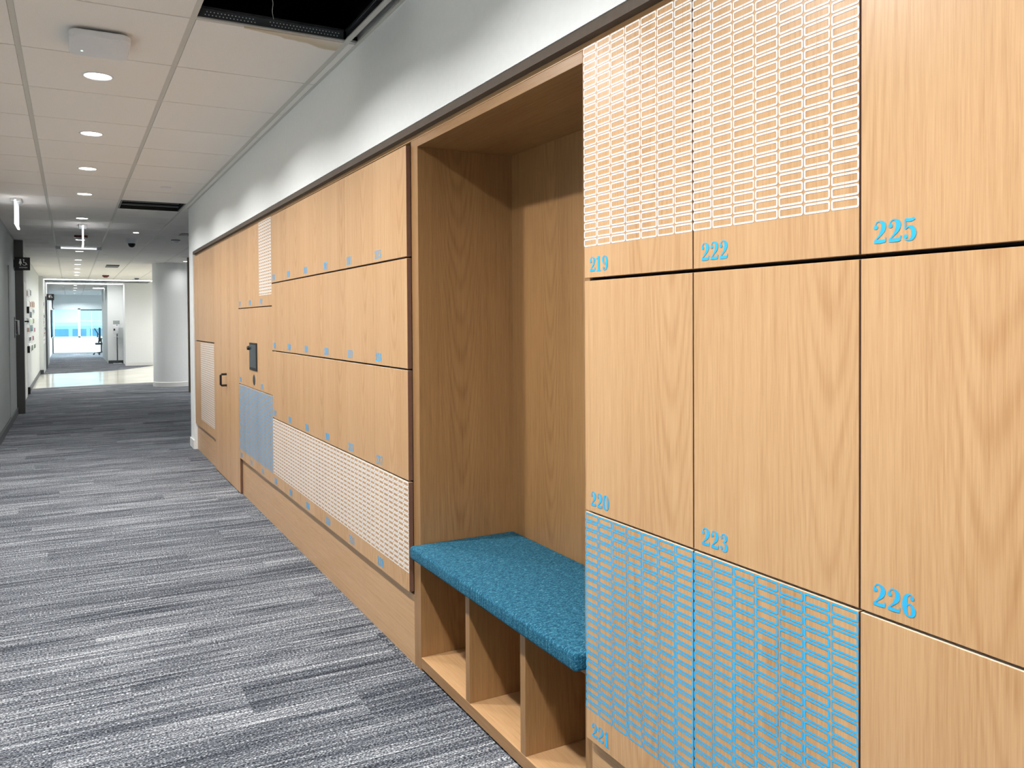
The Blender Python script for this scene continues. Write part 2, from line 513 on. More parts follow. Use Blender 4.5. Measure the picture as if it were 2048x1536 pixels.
# bank beside the camera, three rows
RZ = [0.287, 0.899, 1.5135, 2.127]
wR = 0.4295
num = 219
protoR = None
for c in range(3):
    yl = 1.813 - c * wR
    for r, (zb, zt) in enumerate(((RZ[2], RZ[3]), (RZ[1], RZ[2]), (RZ[0], RZ[1]))):
        h = 0.6125
        if protoR is None:
            protoR = locker_kind('three_row', wR, h, 0.0042, 0.0060); first = True
        else: first = False
        p = ['white', None, 'blue'][r] if c < 2 else None
        look = {'white': 'white outlined grid', 'blue': 'blue outlined grid', None: 'plain wood face'}[p]
        locker(protoR, wR, h, yl, zb, str(num), 'oak locker %d with %s, %s row, %s column from the bench alcove' % (num, look, ['top', 'middle', 'bottom'][r], ORD[c]),
               'large lockers beside the bench alcove', p, first=first)
        num += 1

# long bank, four rows, six columns
wL = 0.4203; hL = 0.4557; YL0 = 5.63
protoL = None
for c in range(6):
    for r in range(4):
        zb = 2.119 - (r + 1) * hL
        if protoL is None:
            protoL = locker_kind('four_row', wL, hL, 0.0016, 0.0075); first = True
        else: first = False
        n = 195 + c * 4 + r
        p = 'white' if r == 3 else None
        locker(protoL, wL, hL, YL0 - c * wL, zb, str(n), 'oak locker %d with %s, %s row, %s column beyond the kiosk' % (n, 'white outlined grid' if p else 'plain face', ['top', 'second', 'third', 'bottom'][r], ORD[c]),
               'lockers in the four-row bank', p, edge=(c == 5), first=first)

# kiosk bank, three rows, three columns; the centre is the kiosk panel
wK = 0.4165; YK0 = 6.88; hK = 0.609
KZ = [0.293, 0.902, 1.511]
protoK = None
n = 187
for c in range(3):
    for r in range(3):
        zb = KZ[2 - r]
        if c == 1 and r == 1:
            continue
        if protoK is None:
            protoK = locker_kind('kiosk_row', wK, hK, 0.0016, 0.0066); first = True
        else: first = False
        p = 'blue' if r == 2 else ('white' if (r == 0 and c == 2) else None)
        look = {'white': 'white outlined grid', 'blue': 'blue outlined grid', None: 'plain face'}[p]
        where = [['topmost by the tall door', 'between kiosk and tall door', 'lowest by the tall door'],
                 ['directly over the kiosk screen', '', 'directly under the kiosk screen'],
                 ['topmost beside the four-row bank', 'between kiosk and four-row bank', 'lowest beside the four-row bank']][c][r]
        locker(protoK, wK, hK, YK0 - c * wK, zb, str(n), 'oak locker %d with %s, %s' % (n, look, where), 'lockers around the kiosk', p, first=first)
        n += 1

# kiosk
ky = YK0 - 1.5 * wK
k = thing('locker_kiosk', 'oak kiosk panel with dark touch screen and round speaker among the lockers', 'kiosk', (XD, ky, KZ[1]))
pnl = MB().box(XD, ky - wK / 2 + .0008, KZ[1] + .0028, XD + .02, ky + wK / 2 - .0008, KZ[2] - .0028).build('panel', M['oak'], k, bevel=.0008, seg=1)
MB().box(XD + .0225, ky - wK / 2, KZ[1], XD + .43, ky + wK / 2, KZ[2]).build('cabinet_body', M['void'], k)
scr = MB().box(XD - .007, 6.138, 1.041, XD, 6.408, 1.247).build('tablet', M['black'], k, bevel=.003)
MB().box(XD - .0075, 6.158, 1.062, XD - .0065, 6.392, 1.232).build('screen', M['screen'], scr)
MB().lathe((XD - .022, 6.418, 1.205), [(.012, 0), (.016, .006), (.016, .022)], 'x', 20).build('camera_knob', M['black'], k, smooth=True)
sp_ = MB().lathe((XD - .003, 6.262, .970), [(.036, 0), (.041, .002), (.041, .003)], 'x', 32).build('speaker', M['dgrey'], k, smooth=True)
mb = MB()
for i in range(-3, 4):
    for j in range(-3, 4):
        if i * i + j * j <= 10:
            mb.lathe((XD - .0036, 6.262 + i * .0095, .970 + j * .0095), [(.0028, 0), (.0028, .0008)], 'x', 8)
mb.build('hole_pattern', M['black'], sp_)

# tall double cabinet and storage cabinet
t = thing('tall_cabinet', 'tall plain oak cabinet with double doors to the floor and black pull handle', 'cabinet', (XD, 7.52, 0.0))
MB().box(XD + .0225, 6.8805, .0, XD + .43, 8.1625, 2.119).build('cabinet_body', M['void'], t)
d1 = door_slab(MB().box(XD, 7.5208, .008, XD + .02, 8.162, 2.117), t)
d2 = door_slab(MB().box(XD, 6.8812, .008, XD + .02, 7.5198, 2.117), t)
hy = 7.49
MB().tube([(XD, hy, .945), (XD - .042, hy, .945), (XD - .05, hy, .937), (XD - .05, hy, .855), (XD - .042, hy, .847), (XD, hy, .847)], .0095, 10).build('handle', M['black'], d2, smooth=True)

s = thing('storage_cabinet', 'oak storage cabinet with white outlined grid on its lower door beside the wall end', 'cabinet', (XD, 8.86, 0.287))
MB().box(XD + .0225, 8.164, .29, XD + .43, 9.562, 2.119).build('cabinet_body', M['void'], s)
door_slab(MB().box(XD, 8.1648, 1.2065, XD + .02, 9.561, 2.117), s)
d = door_slab(MB().box(XD, 8.1648, .290, XD + .02, 9.561, 1.1955), s)
o = pattern(XD - .0007, 9.10, .378, 15, 37, .0607, .0219, .0016, .0047).build('outline_pattern', M['white_v'], d)
o['label'] = 'white grid of rounded rectangle outlines'

# ------------------------------------------------------------------ alcove, bench, plinths, filler
Y0, Y1 = 1.815, 3.104
a = thing('bench_alcove', 'oak open alcove with seat and shoe cubbies between the two locker banks', 'alcove', (XP, (Y0 + Y1) / 2, 0))
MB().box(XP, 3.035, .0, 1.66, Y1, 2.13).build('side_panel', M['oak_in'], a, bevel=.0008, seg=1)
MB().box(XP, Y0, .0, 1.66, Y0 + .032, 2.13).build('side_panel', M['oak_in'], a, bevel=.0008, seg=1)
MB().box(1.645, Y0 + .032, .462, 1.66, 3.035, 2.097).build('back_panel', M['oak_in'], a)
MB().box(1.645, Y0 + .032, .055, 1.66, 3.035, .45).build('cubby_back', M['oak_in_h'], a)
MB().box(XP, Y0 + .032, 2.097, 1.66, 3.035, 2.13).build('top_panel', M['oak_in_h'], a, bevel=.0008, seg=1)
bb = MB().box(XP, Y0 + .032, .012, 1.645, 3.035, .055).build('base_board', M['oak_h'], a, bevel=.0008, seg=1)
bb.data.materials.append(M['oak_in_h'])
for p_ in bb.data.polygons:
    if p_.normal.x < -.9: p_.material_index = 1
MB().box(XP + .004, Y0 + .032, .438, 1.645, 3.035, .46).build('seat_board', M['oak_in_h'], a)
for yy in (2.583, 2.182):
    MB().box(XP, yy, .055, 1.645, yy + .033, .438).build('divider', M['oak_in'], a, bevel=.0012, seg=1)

c = MB().box(1.172, 1.826, .4605, 1.643, 3.033, .512)
c = c.build('seat_cushion', M['fabric'], None, org=(1.41, 2.43, .4605), bevel=.011, seg=4, smooth=True)
tag(c, 'teal heather fabric seat cushion lying on the oak bench in the alcove', 'cushion')

struct('trim_1', MB().box(XP, Y1 + .0005, .0, XP + .02, 6.878, .286), M['oak_h'])
struct('trim_2', MB().box(XP, 8.164, .0, XP + .02, 9.562, .285), M['oak_h'])
struct('trim_3', MB().box(XP, .10, .0, XP + .02, Y0 - .001, .282), M['oak_h'])
struct('trim_4', MB().box(XP, 2.778, 2.131, XP + .02, 9.56, 2.147), M['oak_h'])
struct('trim_5', MB().box(XP, .10, 2.131, XP + .02, 2.776, 2.147), M['oak_h'])
struct('soffit_shade_strip', MB().box(XW + .003, .10, 2.1475, XP + .04, 9.57, ZT), M['soffit_shade'])  # dark strip painting in the shade under the bulkhead
struct('trim_6', MB().box(XP, .10, .286, XP + .3, 1.813 - 3 * wR - .002, 2.13), M['oak'])

# ------------------------------------------------------------------ walls
mb = MB()
mb.box(XW, -3.5, ZT, 1.95, 9.87, 2.74)
mb.box(XW, 9.57, 0, 1.95, 9.87, ZT)
mb.box(XW, -3.5, 0, 1.95, .098, ZT)
mb.box(1.67, .098, 0, 1.95, 9.57, ZT)
mb.box(1.95, 9.72, 0, 6.2, 9.87, 2.74)
struct('wall_right', mb, M['wall'])
struct('baseboard_right', MB().box(XW - .012, 9.572, 0, XW, 9.87, .10).box(XW - .012, 9.87, 0, 1.95, 9.882, .10), M['white'], bevel=.003)

struct('wall_left', MB().box(XL - .2, -3.5, 0, XL, 16.9, 2.74), M['wall_g'])
struct('wall_left.003', MB().box(XL - .2, 16.9, 0, XL, 25.75, 2.74), M['wall_m'])
struct('wall_left.001', MB().box(XL - .2, 25.75, 0, -.66, 33.0, 2.74), M['wall_m'])
struct('wall_left.002', MB().box(XL - .2, 33.0, 0, -.74, 43.2, 2.74), M['wall'])
struct('baseboard_left', MB().box(XL, -3.5, 0, -.722, 14.66, .10), M['dgrey'], bevel=.003)
struct('baseboard_left.001', MB().box(XL, 18.3, 0, -.735, 25.75, .10).box(-.75, 25.735, 0, -.655, 25.75, .11), M['dgrey'])
struct('wall_back', MB().box(-1.0, -3.7, 0, 1.95, -3.5, 2.74), M['wall_g'])
struct('wall_lobby', MB().box(6.0, 9.87, 0, 6.2, 31, 2.74), M['wall'])
mb = MB()
mb.box(1.55, 29.0, 0, 6.2, 29.4, 2.74)
mb.box(1.12, 31.0, 0, 1.72, 31.3, 2.74)
mb.box(1.58, 29.4, 0, 1.74, 31.0, 2.74)
struct('wall_middle', mb, M['wall'])
struct('wall_middle.001', MB().box(1.12, 31.3, 0, 1.3, 36.8, 2.74), M['wall_g'])
struct('baseboard_middle', MB().box(1.55, 28.985, 0, 6.0, 29.0, .10), M['white'])
struct('baseboard_middle.001', MB().box(1.12, 30.985, 0, 1.58, 31.0, .10), M['dgrey'])
# far window wall
mb = MB()
mb.box(-.74, 43.0, 0, 5.0, 43.2, .70)
mb.box(-.74, 43.0, 2.06, 5.0, 43.2, 2.74)
mb.box(-.95, 43.0, 0, -.70, 43.2, 2.74)
struct('wall_far', mb, M['white'])
struct('wall_far.001', MB().box(5.0, 36.8, 0, 5.2, 43.2, 2.74).box(1.3, 36.65, 0, 5.0, 36.8, 2.74), M['wall'])

# windows with frame, pane, blind
def window(name, x0, x1, blind_to, bars):
    f = MB()
    z0, z1, y = .70, 2.06, 43.0
    f.box(x0, y + .02, z0, x0 + .05, y + .12, z1).box(x1 - .05, y + .02, z0, x1, y + .12, z1)
    f.box(x0, y + .02, z0, x1, y + .12, z0 + .05).box(x0, y + .02, z1 - .05, x1, y + .12, z1)
    for (a, b, cc, dd) in bars: f.box(a, y + .04, b, cc, y + .1, dd)
    o = struct(name, f, M['white'], org=((x0 + x1) / 2, y, z0))
    MB().box(x0 + .05, y + .07, z0 + .05, x1 - .05, y + .075, z1 - .05).build('pane', M['glass'], o)
    if blind_to is not None:
        MB().box(x0 + .06, y + .03, blind_to, x1 - .06, y + .036, z1 - .04).build('blind', M['blind'], o)
    else:
        MB().box(x0 + .06, y + .0, z1 - .10, x1 - .06, y + .035, z1 - .045).build('blind_roll', M['dgrey'], o)
    return o
window('window_1', -.70, .36, 1.40, [])
window('window_2', .36, 1.42, None, [(.86, .7, .89, 2.06), (.4, 1.46, 1.4, 1.48)])
window('window_3', 1.42, 2.48, None, [])
window('window_4', 2.48, 5.0, None, [])

# outdoors
b = thing('office_building', 'blue toned office block with rows of windows outside the far window', 'building', (0, 62, -8))
MB().box(-14, 62, -8, 14, 70, 1.15).build('facade', M['facade'], b)
for i in range(-12, 13):
    for zz in (-1.6, .25):
        MB().box(i * 1.05 + .12, 61.95, zz, i * 1.05 + .93, 62.02, zz + .72).build('window_band', M['facade_w'], b)
struct('ground', MB().box(-60, 44, -8.1, 60, 120, -8), M['ground'])

# ------------------------------------------------------------------ floors
near = [(-.9, 20.05), (.35, 20.5), (1.6, 20.66), (3.5, 20.7), (6.2, 20.6)]
farb = [(-.9, 24.9), (-.55, 25.62), (.1, 25.8), (.85, 26.05), (1.5, 26.9), (2.2, 28.35), (2.5, 29.2), (6.2, 29.2)]
struct('floor', MB().prism([(-.95, -3.7), (1.95, -3.7), (1.95, 9.72), (6.2, 9.72)] + near[::-1], 'xy', -.05, 0.0), M['carpet'])
struct('floor.001', MB().prism(near + farb[::-1], 'xy', -.05, -.0005), M['vinyl'])
struct('floor.002', MB().prism(farb + [(6.2, 43.2), (-.95, 43.2)], 'xy', -.05, 0.0), M['carpet'])

# ------------------------------------------------------------------ ceiling grid
K0, DK = 3.676, .722
cols = [(-.95, -.195), (-.195, .472), (.472, 1.133), (1.133, 1.19)]
cols_r = [(1.133, 1.8), (1.8, 2.467), (2.467, 3.134), (3.134, 3.8), (3.8, 4.467), (4.467, 5.134), (5.134, 6.2)]
tiles = MB(); bars = MB()
def hole(x0, j): return (abs(x0 - .472) < .01 and j in (-1, 8)) or (abs(x0 - 1.133) < .01 and j == -1)
jmax = 54
for j in range(-10, jmax + 1):
    ya, yb = K0 + j * DK, K0 + (j + 1) * DK
    lobby = ya > 9.0
    for (x0, x1) in (cols[:3] + cols_r if lobby else cols):
        if hole(x0, j): continue
        tiles.box(x0 + .013, ya + .005, ZC, x1 - (.013 if x1 != 1.19 else 0), yb - .005, ZC + .02)
    bars.box(-.95, ya - .008, ZC + .006, .472, ya + .008, ZC + .012)
    xe = 6.2 if lobby else 1.19
    bars.box(.472, ya - .008, ZC + .006, xe, ya + .008, ZC + .012)
for x in (-.195, .472, 1.133):
    bars.box(x - .012, -3.6, ZC + .003, x + .012, 43.0, ZC + .009)
for x in (1.8, 2.467, 3.134, 3.8, 4.467, 5.134):
    bars.box(x - .012, 9.87, ZC + .003, x + .012, 43.0, ZC + .009)
bars.box(XW - .016, -3.5, ZC - .002, XW, 9.87, ZC + .004)
bars.box(XL, -3.5, ZC - .002, XL + .016, 25.7, ZC + .004)
struct('ceiling', tiles, M['tile'])
struct('trim_7', bars, M['bar'])
# slab above, leaving the openings to a dark plenum
mb = MB()
Zs = ZC + .022
mb.box(-.95, -3.7, Zs, .455, 43.2, Zs + .02).box(1.2, 9.87, Zs, 6.2, 43.2, Zs + .02)
mb.box(.455, -3.7, Zs, 1.2, 2.94, Zs + .02).box(.455, 3.69, Zs, 1.2, 9.44, Zs + .02).box(.455, 10.19, Zs, 1.2, 43.2, Zs + .02)
struct('ceiling.001', mb, M['navy'])
def plenum(name, x0, x1, y0, y1, h):
    m = MB(); z0, z1 = Zs + .019, Zs + h
    m.box(x0 - .02, y0 - .02, z0, x0, y1 + .02, z1).box(x1, y0 - .02, z0, x1 + .02, y1 + .02, z1)
    m.box(x0, y0 - .02, z0, x1, y0, z1).box(x0, y1, z0, x1, y1 + .02, z1).box(x0 - .02, y0 - .02, z1, x1 + .02, y1 + .02, z1 + .02)
    return struct(name, m, M['navy'])
plenum('ceiling.002', -.3, 1.4, 2.2, 4.6, .7)
plenum('ceiling.003', .455, 1.2, 9.44, 10.19, .35)

# exposed cross tee with its punched web, and the wall channel
cx = thing('cross_tee', 'perforated steel tee edging the opening where a ceiling tile is missing', 'ceiling rail', (.8, K0, ZC + .01))
mb = MB().box(.486, K0 - .0015, ZC + .012, 1.12, K0 + .0015, ZC + .056)
for i in range(40):
    for jj in (0, 1):
        xx = .52 + i * .0146 + jj * .0073
        if .73 < xx < .79: continue
        mb.poly([(xx + .0028 * math.cos(2 * PI * q_ / 8), K0 - .0019, ZC + .026 + jj * .013 + .0028 * math.sin(2 * PI * q_ / 8)) for q_ in range(8)])
wb = mb.build('web', M['dgrey'], cx)
wb.data.materials.append(M['plastic'])
for p_ in list(wb.data.polygons)[6:]: p_.material_index = 1
MB().box(.486, K0 - .005, ZC + .05, 1.12, K0 + .005, ZC + .06).build('bulb', M['steel'], cx)
rl = thing('main_runner', 'bare steel main runner crossing the open ceiling bay beside the bulkhead', 'ceiling rail', (1.133, 3.3, ZC + .01))
MB().box(1.1315, 2.9, ZC + .012, 1.1345, K0, ZC + .056).build('web', M['steel'], rl)
MB().box(1.128, 2.9, ZC + .05, 1.139, K0, ZC + .06).build('bulb', M['steel'], rl)

# hanger wire and sprinkler escutcheon in the opening
pts = []
for i in range(40):
    z = ZC + .05 + i * .012; aa = i * 1.1
    pts.append((.80 + .0022 * math.cos(aa) - .0006 * i, K0 - .012 + .0022 * math.sin(aa) - .0012 * i, z))
w_ = MB().tube(pts, .0016, 6).build('hanger_wire', M['plastic'], None, org=pts[0], smooth=True)
tag(w_, 'twisted steel hanger wire dangling inside the open ceiling bay', 'wire')
sp_ = thing('junction_box', 'small clear cap with copper centre hanging inside the open ceiling bay', 'electrical fitting', (.79, 3.42, ZC + .09))
MB().lathe((.79, 3.42, ZC + .075), [(.030, 0), (.034, .006), (.034, .02), (.02, .045)], 'z', 24).build('cap', M['plastic'], sp_, smooth=True)
MB().lathe((.79, 3.42, ZC + .068), [(.004, 0), (.016, .003), (.016, .007)], 'z', 20).build('contact', M['copper'], sp_, smooth=True)
MB().tube([(.79, 3.42, ZC + .12), (.79, 3.42, ZC + .72)], .008, 10).build('conduit', M['steel'], sp_)

# ------------------------------------------------------------------ downlights
def downlight_proto():
    r = thing('downlight', '', 'ceiling light', (0, 0, ZC))
    ring = MB()
    n = 40; prof = [(.062, -.0005), (.066, -.004), (.074, -.004), (.077, 0)]
    vs = []; fs = []
    for rr_, h in prof:
        for k_ in range(n):
            a_ = 2 * PI * k_ / n; vs.append((rr_ * math.cos(a_), rr_ * math.sin(a_), h))
    for jj in range(len(prof) - 1):
        for k_ in range(n):
            k2 = (k_ + 1) % n; fs.append((jj * n + k_, jj * n + k2, (jj + 1) * n + k2, (jj + 1) * n + k_))
    ring.add(vs, fs).build('trim_ring', M['plastic'], r, org=(0, 0, 0), smooth=True)
    MB().lathe((0, 0, -.0012), [(.063, 0), (.063, .001)], 'z', 40).build('lens', M['lens'], r, org=(0, 0, 0))
    return r

LP = 31.0
def lamp(x, y, p, col=(1.0, .985, .96), z=ZC - .006, spread=152):
    L = bpy.data.lights.new('downlight_or_fill_lamp', 'AREA')
    L.shape = 'DISK'; L.size = .115; L.energy = p; L.color = col
    L.spread = math.radians(spread)
    o = bpy.data.objects.new('downlight_or_fill_lamp', L)
    COL.objects.link(o); o.location = (x, y, z)
    return o

XC = .142
dl = downlight_proto()
spots = [(XC, 4.754), (XC, 6.217), (XC, 7.643), (XC, 9.165), (XC, 11.319), (.15, 14.264), (.158, 16.6), (.158, 18.86), (.158, 20.35), (.16, 22.02), (.163, 23.56), (.168, 25.0),
         (.163, 32.0), (.169, 34.3), (.17, 36.7), (.18, 40.8)]
where = ['just past the white access point', 'second after the access point', 'third after the access point', 'fourth after the access point', 'just before the ceiling mounted clear sign',
         'beside the red alarm', 'just past the clear bar fixture', 'second past the clear bar fixture', 'third past the clear bar fixture', 'over the edge of the polished floor',
         'over the middle of the polished floor', 'last before the light strips', 'just past the light strips', 'second past the light strips', 'third past the light strips', 'last before the far window']
for i, (x, y) in enumerate(spots):
    o = dl if i == 0 else copy_tree(dl)
    o.location = (x, y, ZC)
    o['label'] = 'round recessed ceiling downlight, ' + where[i]; o['group'] = 'corridor downlights'
    lamp(x, y, LP * [1, 1, 1, .85, .34, .22, .26, .4, .6, .6, .6, .6, .7, .7, .7, .7][i])
for y in (3.30, 1.85, .39, -1.06, -2.5):
    o = copy_tree(dl); o.location = (XC, y, ZC); o['label'] = 'round recessed ceiling downlight over the near corridor'; o['group'] = 'corridor downlights'
    lamp(XC, y, LP)
for i, (x, y) in enumerate([(2.18, 18.49), (3.6, 17.0), (3.4, 20.5), (3.0, 22.6), (3.0, 25.2), (2.2, 27.3), (3.6, 27.3)]):
    o = copy_tree(dl); o.location = (x, y, ZC)
    o['label'] = 'round recessed ceiling downlight over the lobby beside the round column' if i == 0 else 'round recessed ceiling downlight in the lobby behind the column'
    o['group'] = 'lobby downlights'
    lamp(x, y, LP * (.14 if i == 0 else 2.4 if i == 1 else 1.2))
for x, y in ((.3, 39.0), (.3, 41.6), (2.4, 39.5)):  # added cool fill without fixtures, to brighten the far room
    lamp(x, y, LP * 3.0, (.80, .95, 1.0))
pin = MB().lathe((.841, 12.822, ZC - .004), [(.02, 0), (.032, .001), (.036, .004)], 'z', 24).build('ceiling_pin_light', M['lens'], None, org=(.841, 12.822, ZC), smooth=True)
tag(pin, 'small round pin light in the ceiling just before the dome camera', 'ceiling light')

# ------------------------------------------------------------------ ceiling devices
ap = thing('wifi_access_point', 'white rounded square access point with tiny green light on the ceiling', 'access point', (.131, 4.125, ZC))
def rsq(cx, cy, hw, hh, r, n=8):
    pts = []
    for sx, sy, a0 in ((1, 1, 0), (-1, 1, 90), (-1, -1, 180), (1, -1, 270)):
        for k_ in range(n + 1):
            a_ = math.radians(a0 + 90 * k_ / n)
            pts.append((cx + sx * (hw - r) + r * math.cos(a_), cy + sy * (hh - r) + r * math.sin(a_)))
    return pts
MB().prism(rsq(.131, 4.125, .122, .150, .045), 'xy', ZC - .046, ZC - .012).build('body', M['plastic'], ap, bevel=.008, seg=3, smooth=True)
MB().prism(rsq(.131, 4.125, .09, .11, .03), 'xy', ZC - .012, ZC).build('mounting_plate', M['dgrey'], ap)
MB().lathe((.062, 4.19, ZC - .0468), [(.0045, 0), (.0045, .001)], 'z', 16).build('status_light', M['led'], ap)

def disc(name, x, y, r, label, cat, mat='plastic'):
    o = MB().lathe((x, y, ZC - .006), [(r * .92, 0), (r, .002), (r, .006)], 'z', 28).build(name, M[mat], None, org=(x, y, ZC), smooth=True)
    return tag(o, label, cat)
disc('ceiling_sprinkler_cover', .815, 8.39, .048, 'flat round white sprinkler cover plate before the black ceiling slot', 'sprinkler cover')
disc('ceiling_sprinkler_cover', .60, 17.3, .05, 'flat round white cover plate past the dome camera', 'sprinkler cover')
disc('ceiling_sprinkler_cover', .55, 18.9, .05, 'flat round white cover plate before the grey ceiling grille', 'sprinkler cover')

# slot diffuser in place of a tile
v = thing('ceiling_vent', 'black open ceiling slot with grey blades beside the bulkhead', 'vent', (.80, 9.81, ZC))
MB().box(.487, 9.458, ZC + .001, 1.12, 9.475, ZC + .05).box(.487, 10.155, ZC + .001, 1.12, 10.169, ZC + .05).box(.487, 9.475, ZC + .001, .50, 10.155, ZC + .05).box(1.105, 9.475, ZC + .001, 1.12, 10.155, ZC + .05).build('frame', M['black'], v)
for y in (9.66, 9.93):
    MB().box(.51, y, ZC + .02, 1.07 if y < 9.8 else 1.10, y + .05, ZC + .035).build('blade', M['dgrey'], v)
v = thing('ceiling_vent', 'dark ceiling slot seen past the end of the bulkhead', 'vent', (1.75, 12.78, ZC))
MB().box(1.42, 12.62, ZC - .006, 2.1, 12.94, ZC).build('frame', M['dgrey'], v)
MB().box(1.45, 12.65, ZC - .008, 2.07, 12.91, ZC - .005).build('slot', M['black'], v)
v = thing('ceiling_vent', 'small dark grey ceiling grille between downlights and column', 'vent', (.85, 20.6, ZC))
MB().box(.72, 20.2, ZC - .02, .98, 20.95, ZC).build('frame', M['dgrey'], v)
MB().box(.74, 20.22, ZC - .022, .96, 20.55, ZC - .019).build('slot', M['black'], v)
v = thing('ceiling_vent', 'pale linear ceiling diffuser past the light strips', 'vent', (1.0, 34.0, ZC))
MB().box(.72, 33.6, ZC - .012, 1.25, 34.3, ZC).build('frame', M['plastic'], v)
MB().box(.75, 33.7, ZC - .014, 1.22, 34.2, ZC - .011).build('lens', M['strip'], v)
v = thing('smoke_detector', 'small white detector on the ceiling by the light strips', 'detector', (1.7, 25.9, ZC))
MB().lathe((1.7, 25.9, ZC - .05), [(.04, 0), (.06, .02), (.07, .05)], 'z', 24).build('body', M['dgrey'], v, smooth=True)
MB().lathe((1.7, 25.9, ZC - .012), [(.08, 0), (.085, .012)], 'z', 24).build('base', M['plastic'], v, smooth=True)
v = thing('smoke_detector', 'small pale detector past the end of the bulkhead, beyond the dark slot', 'detector', (1.46, 13.7, ZC))
MB().lathe((1.46, 13.7, ZC - .045), [(.03, 0), (.05, .02), (.055, .045)], 'z', 24).build('body', M['plastic'], v, smooth=True)
MB().lathe((1.46, 13.7, ZC - .012), [(.065, 0), (.07, .012)], 'z', 24).build('base', M['dgrey'], v, smooth=True)

def alarm(x, y, w, label):
    r = thing('ceiling_fire_alarm', label, 'fire alarm', (x, y, ZC))
    MB().box(x - w, y - w, ZC - .03, x + w, y + w, ZC).build('base', M['red'], r, bevel=.006)
    MB().lathe((x, y, ZC - .06), [(w * .5, 0), (w * .72, .012), (w * .8, .031)], 'z', 24).build('strobe', M['plastic' if w > .085 else 'red'], r, smooth=True)
alarm(.153, 13.6, .088, 'dark red ceiling fire alarm with white strobe among the corridor downlights')
alarm(.859, 24.8, .083, 'dark red ceiling fire alarm near the light strips')

dm = thing('ceiling_dome_camera', 'white ceiling dome camera with black globe', 'security camera', (.84, 13.75, ZC))
MB().lathe((.84, 13.75, ZC - .075), [(.06, 0), (.075, .02), (.082, .075)], 'z', 32).build('housing', M['plastic'], dm, smooth=True)
MB().lathe((.84, 13.75, ZC - .135), [(.004, 0), (.028, .007), (.045, .025), (.054, .06)], 'z', 32).build('globe', M['black'], dm, smooth=True)

def exit_sign(x, y, label, L=.62):
    r = thing('hanging_sign', label, 'sign', (x, y, ZC))
    MB().box(x - .045, y - .16, ZC - .03, x + .045, y + .16, ZC).build('mount', M['chrome'], r, bevel=.004)
    MB().box(x - .006, y - L / 2 + .02, ZC - .26, x + .006, y + L / 2 - .02, ZC - .03).build('panel', M['acrylic'], r)
    MB().box(x - .009, y - L / 2, ZC - .275, x + .009, y + L / 2, ZC - .258).build('edge_glow', M['strip'], r)
    MB().box(x - .008, y - L / 2, ZC - .26, x + .008, y - L / 2 + .02, ZC - .03).build('edge_glow', M['strip'], r)
exit_sign(-.475, 9.95, 'thin edge-lit clear sign hanging from the ceiling beside the grey wall')
exit_sign(.157, 12.15, 'thin edge-lit clear sign hanging in the middle of the corridor ceiling')

br = thing('ceiling_bar', 'thin shiny bar bracketed between two ceiling rails above the corridor', 'light bar', (.14, 15.7, ZC))
MB().box(-.14, 15.66, ZC - .035, .43, 15.69, ZC - .012).build('bar', M['glow'], br, bevel=.004)
for xx in (-.20, .41):
    MB().box(xx, 15.62, ZC - .05, xx + .075, 15.74, ZC).build('bracket', M['plastic'], br, bevel=.008)
st = thing('ceiling_track', 'dark recessed slot across the lobby ceiling between two light strips', 'ceiling track', (.7, 28.0, ZC))
MB().box(-.72, 27.6, ZC - .03, 2.2, 28.7, ZC).build('channel', M['black'], st)
for i, (yy, w_) in enumerate(((27.0, .5), (29.6, .7))):
    ls = thing('light_strip', ['bright linear light strip across the ceiling, before the dark slot', 'bright linear light strip across the ceiling, past the dark slot'][i], 'ceiling light', (.7, yy, ZC), 'lobby light strips')
    MB().box(-.72, yy, ZC - .02, 2.3 if i == 0 else 1.55, yy + w_, ZC).build('housing', M['white'], ls)
    MB().box(-.70, yy + .03, ZC - .024, 2.28 if i == 0 else 1.53, yy + w_ - .03, ZC - .019).build('diffuser', M['strip'], ls)

# ------------------------------------------------------------------ opposite wall: door, fin, handle, sign, pictures
d = struct('door_1', MB().box(XL, 13.2, .01, XL + .012, 14.62, 2.2), M['wall_g'])
MB().tube([(XL + .012, 14.30, 1.44), (XL + .06, 14.30, 1.44), (XL + .06, 14.30, 1.23), (XL + .012, 14.30, 1.23)], .016, 10).build('handle', M['chrome'], d, smooth=True)
MB().box(XL + .012, 14.25, 1.18, XL + .018, 14.36, 1.49).build('handle_plate', M['black'], d)
struct('trim_8', MB().box(XL, 14.68, 0, -.632, 14.86, ZC), M['bronze'], bevel=.004)
d = struct('door_2', MB().box(XL, 17.1, .01, XL + .02, 18.05, 2.15), M['white'])
for zz in (1.65, .895, .11):
    MB().box(XL + .0005, 18.052, zz - .065, XL + .062, 18.13, zz + .065).build('hinge', M['black'], d)
MB().tube([(XL + .02, 17.2, 1.43), (XL + .075, 17.2, 1.43), (XL + .075, 17.32, 1.43)], .013, 10).build('lever', M['black'], d, smooth=True)

